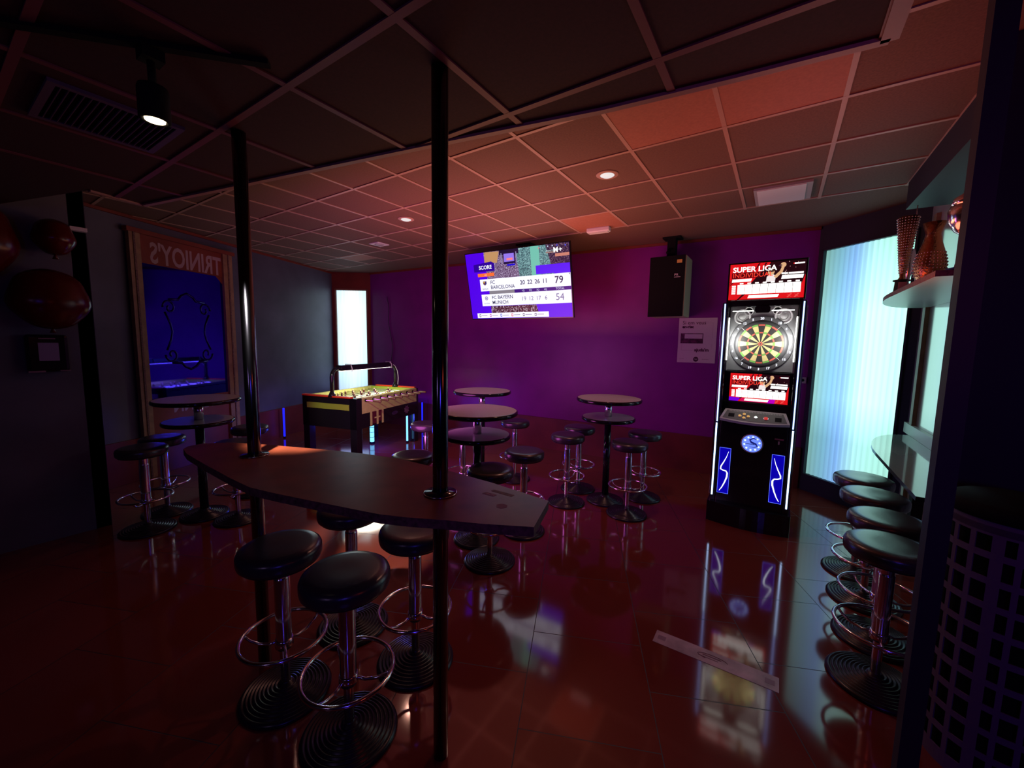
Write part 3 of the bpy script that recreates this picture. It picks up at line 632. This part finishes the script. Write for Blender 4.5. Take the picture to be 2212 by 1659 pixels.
for sx in (-1,1):
    cx=sx*.215; mb=MB(); mb.box(cx-.048,cx+.048,-.006,0,.295,.748,em(5,0,150,1.3)); pn=mb.build('blue_panel',dm); pn['label']='blue lit panel with curved white line'
    mb=MB(); e1=em(90,110,255,1.6)
    for a in ((-.049,-.046,.295,.748),(.046,.049,.295,.748),(-.049,.049,.294,.297),(-.049,.049,.746,.749)): mb.box(cx+a[0],cx+a[1],-.008,-.005,a[2],a[3],e1)
    cv=[(.030,.715),(.015,.66),(-.005,.61),(-.028,.56),(-.030,.535),(-.010,.525),(.018,.520),(.030,.50),(.028,.46),(.010,.40),(-.010,.35),(-.030,.315)]
    mb.tube([(cx-sx*x,-.008,z) for x,z in cv],[.001,.0025,.004,.005,.0055,.005,.0055,.0065,.0065,.005,.004,.002],em(225,235,255,2.6),8)
    mb.build('panel_line',pn)
mb=MB(); mb.box(.175,.245,-.004,0,.885,.90,mat('coin_plate',(.25,.13,.13),.5)); mb.box(.203,.215,-.003,0,.845,.875,'silver'); mb.build('coin_slot',dm)
pl2=thing('wall_socket','small square wall plate with a round black hole right of the dart machine','socket',(.262,5.953,1.38))
mb=MB(); mb.box(-.035,.035,0,.012,-.035,.04,'inkpale'); mb.build('plate',pl2); mb=MB(); mb.lathe([(.018,0),(.018,.004)],'blackmat',20,Matrix.Translation((0,.001,.003))@Matrix.Rotation(PI/2,4,'X')); mb.build('hole',pl2)
pl2.location=(.255,5.945,1.335)
# floor throw line
oc=thing('floor_sign','pale strip sticker on the floor marking the dart throwing line','floor sign',(-.19,2.345,0))
mb=MB(); mb.box(-.31,.31,-.055,.055,0,.0015,mat('sticker',(.50,.34,.38),.35,noise=(9,.35))); mb.build('strip',oc)
mb=MB(); inkr=mat('sticker_ink',(.16,.04,.07),.5)
mb.tube([(.075*math.cos(a),-.0+.02*math.sin(a),.0018) for a in [k*2*PI/28 for k in range(20)]],.0016,inkr,5); mb.box(-.05,.045,.001,.008,.0015,.0021,inkr); mb.box(-.07,.03,-.014,-.010,.0015,.0021,inkr)
for sx in (-1,1): mb.box(sx*.27-.022,sx*.27+.022,-.018,.018,.0015,.002,mat('faded_ink',(.32,.18,.24),.5))
mb.build('printed_mark',oc)

# ------------------------------------------------------------------ football table
ang=math.radians(104.3)
ft=thing('football_table','table football cabinet with yellow sides, orange end and lamp arch in the far corner','football table',(-4.77,3.33,0),ang)
# local x along length 0..1.53, local y across 0..-? (width runs to +90deg of length = -x world): use y 0..0.95
Lf,Wf,Hf=1.53,.95,.93
mb=MB()
for (x,y) in ((0,0),(0,Wf-.11),(Lf-.11,0),(Lf-.11,Wf-.11)): 
    q=MB(); q.box(x,x+.11,y,y+.11,0,.50,'blackgloss'); o=q.build('leg',ft,bevel=.004)
mb.box(0,Lf,0,.022,.49,Hf,'cream'); 
mb=MB(); mb.box(.0,Lf,0,.03,.49,.70,'blackgloss'); mb.box(0,Lf,Wf-.03,Wf,.49,.92,'blackgloss'); mb.box(0,.03,.0,Wf,.49,.92,'blackgloss'); mb.box(Lf-.03,Lf,0,Wf,.49,.92,'blackgloss'); mb.box(.03,Lf-.03,.03,Wf-.03,.49,.52,'blackmat')
mb.box(.0,.11,-.004,.11,.49,.925,'blackgloss'); mb.box(0,.11,Wf-.11,Wf+.004,.49,.925,'blackgloss'); mb.box(Lf-.06,Lf,-.004,.06,.49,.925,'blackgloss')
mb.build('body',ft)
mb=MB(); mb.box(.11,Lf-.06,-.006,.02,.70,.925,'cream'); mb.box(.06,Lf-.03,Wf-.05,Wf+.006,.70,.925,'cream'); mb.box(.05,Lf-.05,.02,.045,.80,.93,'cream'); sd=mb.build('side_board',ft); sd['label']='cream yellow side boards'
mb=MB(); mb.box(-.005,0,.12,Wf-.08,.755,.835,'green'); mb.build('end_panel',ft)['label']='lime green end panel'
mb=MB(); mb.box(-.012,.05,.09,Wf+.0,.925,.945,'orange'); mb.box(Lf-.04,Lf+.01,.05,Wf-.1,.925,.945,'orange'); mb.build('end_trim',ft)['label']='orange end trim'
mb=MB(); mb.box(.045,Lf-.045,.045,Wf-.045,.80,.815,'pitch'); mb.box(.04,.10,.045,Wf-.045,.815,.925,'green'); mb.box(Lf-.10,Lf-.04,.045,Wf-.045,.815,.925,'green')
mb.box(Lf/2-.004,Lf/2+.004,.05,Wf-.05,.815,.8155,'white'); mb.build('playing_field',ft)
for k in range(8):
    x=.18+k*(Lf-.36)/7
    q=MB(); q.tube([(x,-.16,.885),(x,Wf+.12,.885)],.008,'chrome',10); rod=q.build('rod',ft)
    q=MB(); yo=(-.30,-.02)[0]; hy=-.16-.13*(k%2==0)*.4
    q.tube([(x,-.14,.885),(x,-.15,.885),(x,-.26,.885),(x,-.27,.885)],[.010,.017,.018,.014],mat('grip_brown',(.20,.12,.06),.4) if k==0 else bpy.data.materials['grip_brown'],12); q.build('grip',rod); q=MB(); q.tube([(x,-.008,.885),(x,-.02,.885)],.02,'blackmat',12); q.build('bearing',rod)
    n_=(1,2,3,5,5,3,2,1)[k]
    for j in range(n_):
        q=MB(); y=Wf*(j+1)/(n_+1); col=('ink','maroon')[k%2]
        q.box(x-.008,x+.008,y-.013,y+.013,.835,.905,col); q.lathe([(.009,.903),(.012,.915),(.008,.927)],'speakerside',10,Matrix.Translation((x,y,0))); q.box(x-.012,x+.012,y-.010,y+.010,.825,.84,'white')
        q.build('player',rod)
mb=MB()
for x in (.30,.44,.56): mb.box(x-.02,x+.02,-.008,-.004,.50,.70,'cream')
mb.box(.33,.41,-.007,-.003,.52,.70,'maroon'); mb.box(.465,.535,-.007,-.003,.54,.70,'maroon'); mb.box(.37,.50,-.0095,-.006,.595,.615,'cream'); mb.build('coin_door',ft); mb=MB()
mb.prism([(1.18+.075*math.cos(k*PI/8)*(1 if k%2 else .7),.60+.075*math.sin(k*PI/8)*(1 if k%2 else .75)) for k in range(16)],0,.001,mat('side_sticker',(.16,.09,.12),.5),T=Matrix(((1,0,0,0),(0,0,-1,-.004),(0,1,0,0),(0,0,0,1))))
mb.build('side_sticker',ft); mb=MB(); mb.prism([(.86+.08*math.cos(k*PI/8),.60+.03*math.sin(k*PI/8)) for k in range(16)],0,.001,mat('side_sticker_two',(.05,.03,.07),.5),T=Matrix(((1,0,0,0),(0,0,-1,-.004),(0,1,0,0),(0,0,0,1))))
mb.build('side_sticker',ft)
# lamp arch: two bent tubes and a hood
yc=Wf*.46; q=MB()
for x0,sx in ((.03,1),(Lf-.03,-1)):
    q.tube([(x0,yc,.93),(x0,yc,1.20)]+[(x0+sx*(.12-.12*math.cos(a)),yc,1.20+.12*math.sin(a)) for a in (.3,.6,.9,1.2,PI/2)]+[(x0+sx*.20,yc,1.32)],.027,'blackgloss',14)
    q.lathe([(.06,.93),(.045,.96),(.028,1.0)],'blackgloss',20,Matrix.Translation((x0,yc,0)))
q.build('lamp_arch',ft)
q=MB(); q.prism([(-.055,1.285),(.055,1.285),(.060,1.31),(.045,1.365),(-.045,1.365),(-.060,1.31)],.17,Lf-.17,'blackgloss',T=Matrix(((0,0,1,0),(1,0,0,yc),(0,1,0,0),(0,0,0,1)))); hood=q.build('lamp_hood',ft)
q=MB(); q.box(.20,Lf-.20,yc-.03,yc+.03,1.278,1.284,em(255,250,225,5.0)); q.build('lamp_tube',hood)
q=MB()
for x in (.36,Lf-.22): q.tube([(x,yc-.066,1.27),(x,yc-.070,1.31),(x,yc-.05,1.372),(x,yc+.05,1.372),(x,yc+.064,1.31)],.006,'white',6)
q.build('hood_clip',ft)
q=MB(); q.tube([(Lf-.25,yc-.05,1.36),(Lf-.10,yc-.045,1.30),(Lf-.02,yc-.04,1.2),(Lf+.0,yc-.04,1.08),(Lf-.02,yc-.04,.95)],.006,'white',6); q.build('lamp_cable',ft)
l=lamp('table_lamp_light','AREA',(Lf/2,yc,1.27),9.0,(1,.97,.82),.5,aim=(Lf/2,yc,0)); l.parent=ft
# blue light tubes standing near the table
def tube_light(loc,h,r,lab,s,seg=False,col=(25,30,255)):
    t=thing('light_tube',lab,'light tube',(loc[0],loc[1],0),0,'blue light tubes in the far corner')
    q=MB(); q.lathe([(r*.9,.03),(r,.035),(r,h-.005),(r*.9,h)],em(*col,s),20); g=q.build('glass',t)
    q=MB(); q.lathe([(r*1.3,0),(r*1.3,.015),(r*.9,.03)],'blackmat',20); q.build('foot',t)
    if seg:
        q=MB()
        for k in range(1,4): q.lathe([(r*1.02,.03+k*(h-.03)/4-.004),(r*1.06,.03+k*(h-.03)/4),(r*1.02,.03+k*(h-.03)/4+.004)],'blackmat',20,cap=False)
        q.build('band',t)
tube_light((-5.60,4.20),.36,.034,'thick pale blue light tube in four sections beneath the football table',2.2,True,(110,200,255))
tube_light((-5.19,4.60),.47,.016,'thin pale blue light tube beside the rear football table leg',2.2,False,(110,190,255))
tube_light((-5.62,5.36),.56,.014,'deep blue light tube against the purple wall right of the football table',1.6)
tube_light((-7.10,3.52),.53,.016,'deep blue light tube against the dark left wall beside the left pole',1.6)
lamp('blue_tube_glow','POINT',(-5.3,4.0,.30),22.0,(.04,.06,1.0),.08)
# cable down the purple wall
cb=MB(); cx=[(-6.75,2.62),(-6.70,2.40),(-6.72,2.1),(-6.66,1.85),(-6.60,1.6),(-6.64,1.4),(-6.68,1.2)]
cb.tube([(x,far_pt(x)-.008,z) for x,z in cx],.005,'cable',6); tag(cb.build('cable'),'thin black cable hanging down the purple wall above the football table','cable')

# ------------------------------------------------------------------ framed blue mirror on the left wall
A_=Vector(L0); Dl=(Vector(LC)-A_).normalized(); Nl=Vector((Dl.y,-Dl.x))
if (Vector(CEN)-A_).dot(Nl)<0: Nl=-Nl
def lw(u,off=0): p=A_+Dl*u+Nl*off; return (p.x,p.y)
def ulen(x,y): return (Vector((x,y))-A_).dot(Dl)
u0=ulen(-6.38,1.48); u1=ulen(-6.885,2.66)
mi=thing('framed_mirror','tall wood framed blue bar mirror with faint lettering and scroll ornament','mirror',(*lw(u0,.034),0))
MT=Matrix(((Dl.x,0,Nl.x,0),(Dl.y,0,Nl.y,0),(0,1,0,0),(0,0,0,1)))   # local x along wall, y up, z into the room
Wm=u1-u0; Hm=2.93; Zb=.93
mb=MB(); mb.box(-.03,.09,0,Hm,0,.05,'pineframe',MT); mb.box(Wm-.10,Wm+.05,0,Hm,0,.05,'pineframe',MT); mb.box(.09,Wm-.10,2.60,Hm,0,.022,'redwall',MT); mb.box(.09,Wm-.10,.50,Zb,0,.022,'redwall',MT); mb.box(.01,.03,0,Hm,.05,.06,'woodedge',MT); mb.box(Wm-.03,Wm-.01,0,Hm,.05,.06,'woodedge',MT); mb.box(-.06,Wm+.08,Hm,Hm+.05,0,.07,'redwall',MT); mb.build('frame',mi)
mb=MB(); M['mirror']=mat('mirror_glass',(.045,.03,.90),.04,1); M['film']=mat('mirror_etching',(.03,.012,.22),.3,1)
pts=[(.09,Zb),(Wm-.10,Zb),(Wm-.10,2.50),(Wm-.20,2.60),(.09,2.60)]; mb.prism(pts,0,.012,'mirror',T=MT); mb.prism([(Wm-.10,2.50),(Wm-.10,2.60),(Wm-.20,2.60)],0,.012,'redwall',T=MT); gl=mb.build('glass',mi); gl['label']='blue tinted mirror glass'
mb=MB(); cx0=Wm*.50; cy=1.80
for sx in (-1,1):
    for sy in (-1,1):
        mb.tube([(cx0+sx*(.24+.085*math.cos(t)*(1-t/9)),cy+sy*(.30+.10*math.sin(t)*(1-t/9)),.013) for t in [k*.42 for k in range(18)]],.012,'film',6,T=MT)
    mb.tube([(cx0+sx*x,cy+y,.013) for x,y in ((.30,-.24),(.24,-.1),(.22,0),(.24,.1),(.30,.24))],.012,'film',6,T=MT)
    mb.tube([(cx0+x,cy+sx*y,.013) for x,y in ((-.24,.40),(-.12,.41),(-.08,.46),(0,.50),(.08,.46),(.12,.41),(.24,.40))],.016,'film',6,T=MT)
mb.build('scroll_ornament',gl)
mb=MB(); lm_=mat('letter_pink',(.40,.25,.28),.5); 
mb.text("TRINIOY'S",.34,lm_,MT@Matrix.Translation((Wm-.115,2.625,.023))@Matrix.Diagonal((-1,1,1,1)),sx=.62,bold=.008)
mb.text("TWIXINN",.20,lm_,MT@Matrix.Translation((Wm-.13,.76,.023))@Matrix.Diagonal((-1,1,1,1)),sx=.9,bold=.006)
mb.build('lettering',mi)
# ------------------------------------------------------------------ ceiling fittings
def downlight(x,y,lab,en):
    t=thing('downlight',lab,'ceiling light',(x,y,CZ),0,'round ceiling downlights')
    q=MB(); q.lathe([(.085,-.008),(.092,-.004),(.092,0),(.06,0)],'bar',32); q.build('rim',t)
    q=MB(); q.lathe([(.001,-.020),(.04,-.018),(.058,-.008),(.060,0)],em(235,225,225,1.0),28); q.build('lamp',t)
    l=lamp('downlight_beam','SPOT',(0,0,-.04),en,(1.0,.46,.34),.05,aim=(0,0,-3),spot=math.radians(120)); l.parent=t
downlight(-1.288,3.308,'round white downlight in the ceiling above the right two tier table',22.0)
downlight(-3.686,3.282,'round white downlight in the ceiling left of the right pole',13.0)
t=thing('ceiling_speaker','small square ceiling plate with a round centre near the left corner','ceiling light',(-4.96,3.905,CZ))
q=MB(); q.box(-.10,.10,-.10,.10,-.010,0,'white'); q.build('plate',t); q=MB(); q.lathe([(.055,-.02),(.065,-.011)],'silver',24); q.build('centre',t)
t=thing('emergency_light','small white box lamp on the ceiling above and right of the television','emergency light',(-1.92,4.72,CZ),.07)
q=MB(); q.box(-.14,.14,-.045,.045,-.055,0,'white'); q.build('housing',t,bevel=.012); q=MB(); q.box(-.12,.12,-.035,.035,-.062,-.054,mat('diffuser',(.7,.7,.72),.3)); q.build('diffuser',t)
t=thing('ceiling_panel','square white panel in the ceiling above the dart machine','ceiling panel',(-.08,4.50,CZ))
q=MB(); q.box(-.215,.215,-.23,.23,-.02,0,'silver'); q.build('frame',t); q=MB(); q.box(-.19,.17,-.215,.215,-.026,-.019,'white'); q.build('cover',t)
v=thing('ceiling_vent','slatted metal ventilation grille in the low ceiling, upper left','vent',(-2.57,.57,NZ))
q=MB(); q.box(-.22,.22,-.21,-.185,-.014,0,'vent'); q.box(-.22,.22,.185,.21,-.014,0,'vent'); q.box(-.22,-.195,-.185,.185,-.014,0,'vent'); q.box(.195,.22,-.185,.185,-.014,0,'vent'); q.build('frame',v)
q=MB(); q.box(-.195,.195,-.185,.185,-.003,0,'blackmat'); q.build('duct',v)
q=MB()
for k in range(17): y=-.17+k*.0213; q.box(-.195,.195,y-.0015,y+.0015,-.013,-.003,'vent',Matrix.Translation((0,0,0)))
q.build('slats',v)
s=thing('track_spotlight','black spotlight with a lit warm bulb hanging below the ceiling vent','spotlight',(-1.81,.518,NZ))
q=MB(); q.box(-.03,.03,-.03,.03,-.05,0,'blackmat'); q.tube([(0,0,-.05),(0,0,-.14)],.012,'blackmat',10); q.build('mount',s)
q=MB(); q.lathe([(.02,-.12),(.040,-.13),(.043,-.14),(.043,-.235),(.034,-.237),(.030,-.225)],'blackmat',28,cap=False); q.build('shade',s)
q=MB(); q.lathe([(.029,-.225),(.028,-.236),(.015,-.241),(.001,-.242)],emit('warm_bulb',(1.0,.78,.45),5.0),24); q.build('bulb',s)
lamp('spot_beam','SPOT',(-1.81,.518,2.43),420.0,(1.0,.97,.84),.03,aim=(-2.80,2.02,0),spot=math.radians(27))
lamp('football_fill_beam','SPOT',(-2.9,1.0,2.60),170.0,(1.0,.95,.75),.05,aim=(-5.1,3.7,.75),spot=math.radians(24))  # beam without a fitting, added to brighten the football table
t=MB(); seg(t,(-2.6,-.35),(-1.55,.77),NZ-.001,.03,'blackmat',.016); tag(t.build('lighting_track'),'black track rail running across the low dark ceiling beside the vent','track')
t=MB(); t.box(-.03,.03,-.05,.05,-.03,.0,'white'); o=t.build('motion_sensor',None,(-4.93,.85,2.62)); tag(o,'tiny pale sensor at the top of the near left wall','sensor')
# ------------------------------------------------------------------ near left wall: red balloons and dispenser
def balloon(loc,sx,sz,lab,parts=True):
    t=thing('foil_balloon',lab,'balloon',loc,0,'red balloons on the near left wall')
    q=MB(); pr=[(max(.001,math.sin(a*PI/18)*(1+.04*math.sin(a))),-math.cos(a*PI/18)) for a in range(19)]
    T=Matrix.Diagonal((.13,sx,sz,1)); q.lathe(pr,'red_foil',36,T); q.build('skin',t)
    q=MB(); q.lathe([(.02,-sz-.03),(.008,-sz-.0),(.006,-sz+.01)],'red_foil',12); q.build('neck',t)
    return t
balloon((-4.84,.645,2.01),.225,.235,'wide glossy red balloon low on the grey wall with a bright crease')
balloon((-4.86,.70,2.50),.12,.14,'small round red balloon above the wide one on the grey wall')
balloon((-4.86,.30,2.42),.22,.28,'large dim red balloon at the picture edge on the grey wall')
d=thing('paper_dispenser','small dark wall dispenser with a pale card below the red balloons','dispenser',(-4.998,.62,1.43))
q=MB(); q.box(0,.09,-.12,.11,0,.30,'blackgloss'); q.build('case',d,bevel=.02)
q=MB(); q.box(.091,.093,-.055,.055,.09,.235,mat('card',(.33,.24,.42),.6)); q.build('card',d)
q=MB(); q.box(.06,.12,-.12,-.03,.0,.012,'inkpale'); q.box(.06,.11,.05,.11,.005,.012,'inkpale'); q.box(.088,.096,-.05,.04,.265,.272,'inkpale'); q.build('tray',d)
# ------------------------------------------------------------------ side counter, shelf, trophies, bin
def rounded(x0,x1,y0,y1,rx,ry):
    p=[(x0,y0),(x1,y0),(x1,y1)]
    for k in range(0,11):
        a=PI/2+k*PI/20; p.append((x0+rx+rx*math.cos(a),y1-ry+ry*math.sin(a)))
    return p
ct=thing('side_counter','glossy wall counter with a rounded end along the pale right wall','counter',(0,0,0))
q=MB(); q.prism(rounded(.66,1.066,2.92,5.0,.38,1.0),.925,.95,'glass',side='blackgloss'); q.build('worktop',ct)
q=MB(); q.box(1.035,1.068,2.95,5.20,.951,1.045,'shelfm'); q.build('backsplash',ct)
q=MB(); q.box(1.0,1.066,3.2,3.3,0,.924,'blackmat'); q.build('bracket',ct); q=MB(); q.box(1.0,1.066,4.5,4.6,0,.924,'blackmat'); q.build('bracket',ct)
sh=MB(); sh.prism(rounded(.63,1.067,2.92,5.05,.40,1.1),2.10,2.13,'shelfm',side='woodedge'); tag(sh.build('trophy_shelf'),'pale wall shelf with a rounded end high above the side counter','shelf')
lp=MB(); lp.box(1.04,1.069,4.98,5.06,.0,2.9,'pineframe'); struct(lp.build('trim_5'))
def trophy(name,loc,lab,prof,m_,base=True,bh=.10):
    t=thing(name,lab,'trophy',loc,0,'trophies on the high shelf')
    if base:
        q=MB(); q.lathe([(.052,0),(.052,.012),(.040,.02),(.036,bh-.015),(.048,bh-.01),(.048,bh)],'blackgloss',6,smooth=False); q.build('plinth',t)
        q=MB(); q.box(-.022,.022,-.042,-.036,.025,bh-.02,'inkpale'); q.build('plaque',t)
    q=MB(); q.lathe([(r,z+(bh if base else 0)) for r,z in prof],m_,36,cap=False); b=q.build('cup',t); return t,b
pr=[(.012,0),(.014,.03),(.024,.045)]
t1,b1=trophy('trophy',(.70,4.03,2.13),'tall cone shaped trophy with rows of bright beads at the shelf end',[(.025,0),(.014,.02),(.018,.05),(.030,.13),(.056,.44),(.052,.44),(.02,.10)],'bronze',True,.10)
q=MB()
for c in range(22):
    a=2*PI*c/22
    for k in range(22):
        z=.15+k*.018; r=.016+.0405*(z-.12)/.42; 
        q.lathe([(.001,-.005),(.0045,-.002),(.0045,.002),(.001,.005)],'gold',5,Matrix.Translation((r*math.cos(a)*1.06,r*math.sin(a)*1.06,z)),smooth=True)
q.build('beading',b1)
q=MB(); q.tube([(.035,-.02,.5),(.036,-.02,.61)],.003,'gold',6); q.build('finial',t1)
t2,b2=trophy('trophy',(.76,3.66,2.13),'round bellied bronze vase trophy behind the cone shaped one',[(.02,0),(.05,.02),(.072,.08),(.078,.13),(.068,.20),(.045,.28),(.035,.33),(.055,.40),(.050,.40),(.03,.33)],'bronze',False)
q=MB()
for c in range(28):
    a=2*PI*c/28
    for k in range(9):
        z=.05+k*.02; r=(.06,.069,.074,.078,.079,.078,.075,.071,.066)[k]
        q.lathe([(.001,-.005),(.004,0),(.001,.005)],'gold',5,Matrix.Translation((r*math.cos(a),r*math.sin(a),z)))
q.build('beading',b2)
t3,b3=trophy('trophy',(.80,3.30,2.13),'silver bowl trophy on a tall stem, highest on the shelf',[(.018,0),(.010,.05),(.010,.18),(.035,.20),(.062,.25),(.068,.31),(.060,.34),(.055,.34),(.03,.22)],'chrome',True,.06)
q=MB(); q.lathe([(.06,.40),(.05,.44),(.02,.46),(.008,.475),(.012,.49),(.001,.50)],'chrome',24); q.build('lid',t3)
t4,b4=trophy('trophy',(.80,4.42,2.13),'small silver figure trophy half hidden left of the cone shaped one',[(.02,0),(.01,.04),(.02,.10),(.035,.16),(.035,.24),(.025,.29),(.001,.30)],'gold',True,.09)
q=MB(); q.box(-.03,.03,-.02,.02,0,.045,'paper'); tag(q.build('small_box',None,(.735,3.42,2.13)),'little pale box on the shelf before the trophies','box')
bk=thing('laundry_bin','tall round perforated plastic bin with a dark lid beside the dark post','bin',(.84,2.385,0))
q=MB(); R=.20; rows=10; cols=20; vs=[];H0=.04;H1=1.10
def cyl_patch(q,a0,a1,z0,z1,m_='basket'):
    n=max(1,int((a1-a0)/.1)); pts=[]
    for rr in (R,R-.005):
        for k in range(n+1):
            a=a0+(a1-a0)*k/n; pts+=[(rr*math.cos(a),rr*math.sin(a),z0),(rr*math.cos(a),rr*math.sin(a),z1)]
    fs=[]
    for k in range(n): fs.append((2*k,2*k+2,2*k+3,2*k+1)); o_=2*(n+1); fs.append((o_+2*k,o_+2*k+1,o_+2*k+3,o_+2*k+2))
    fs+=[(0,1,o_+1,o_),(2*n,o_+2*n,o_+2*n+1,2*n+1)]
    for k in range(n): fs+=[(2*k+1,2*k+3,o_+2*k+3,o_+2*k+1),(2*k,o_+2*k,o_+2*k+2,2*k+2)]
    q.add(pts,fs,m_)
rz=(H1-H0-.06)/rows
for j in range(rows+1): cyl_patch(q,0,2*PI-1e-4,H0+j*rz,H0+j*rz+.026)
cyl_patch(q,0,2*PI-1e-4,H1-.07,H1); cyl_patch(q,0,2*PI-1e-4,0,H0)
for c in range(cols):
    a=2*PI*c/cols; w_=.17 if c%5==3 else .085
    for j in range(rows): cyl_patch(q,a,a+w_,H0+j*rz+.026,H0+(j+1)*rz)
q.build('perforated_body',bk)
q=MB(); q.lathe([(R-.02,.02),(R-.02,1.09)],'blackmat',40,cap=False); q.build('liner',bk)
q=MB(); q.lathe([(R+.006,1.085),(R+.010,1.10),(R+.006,1.125),(R-.02,1.14),(.001,1.145)],'blackmat',48); q.build('lid',bk)
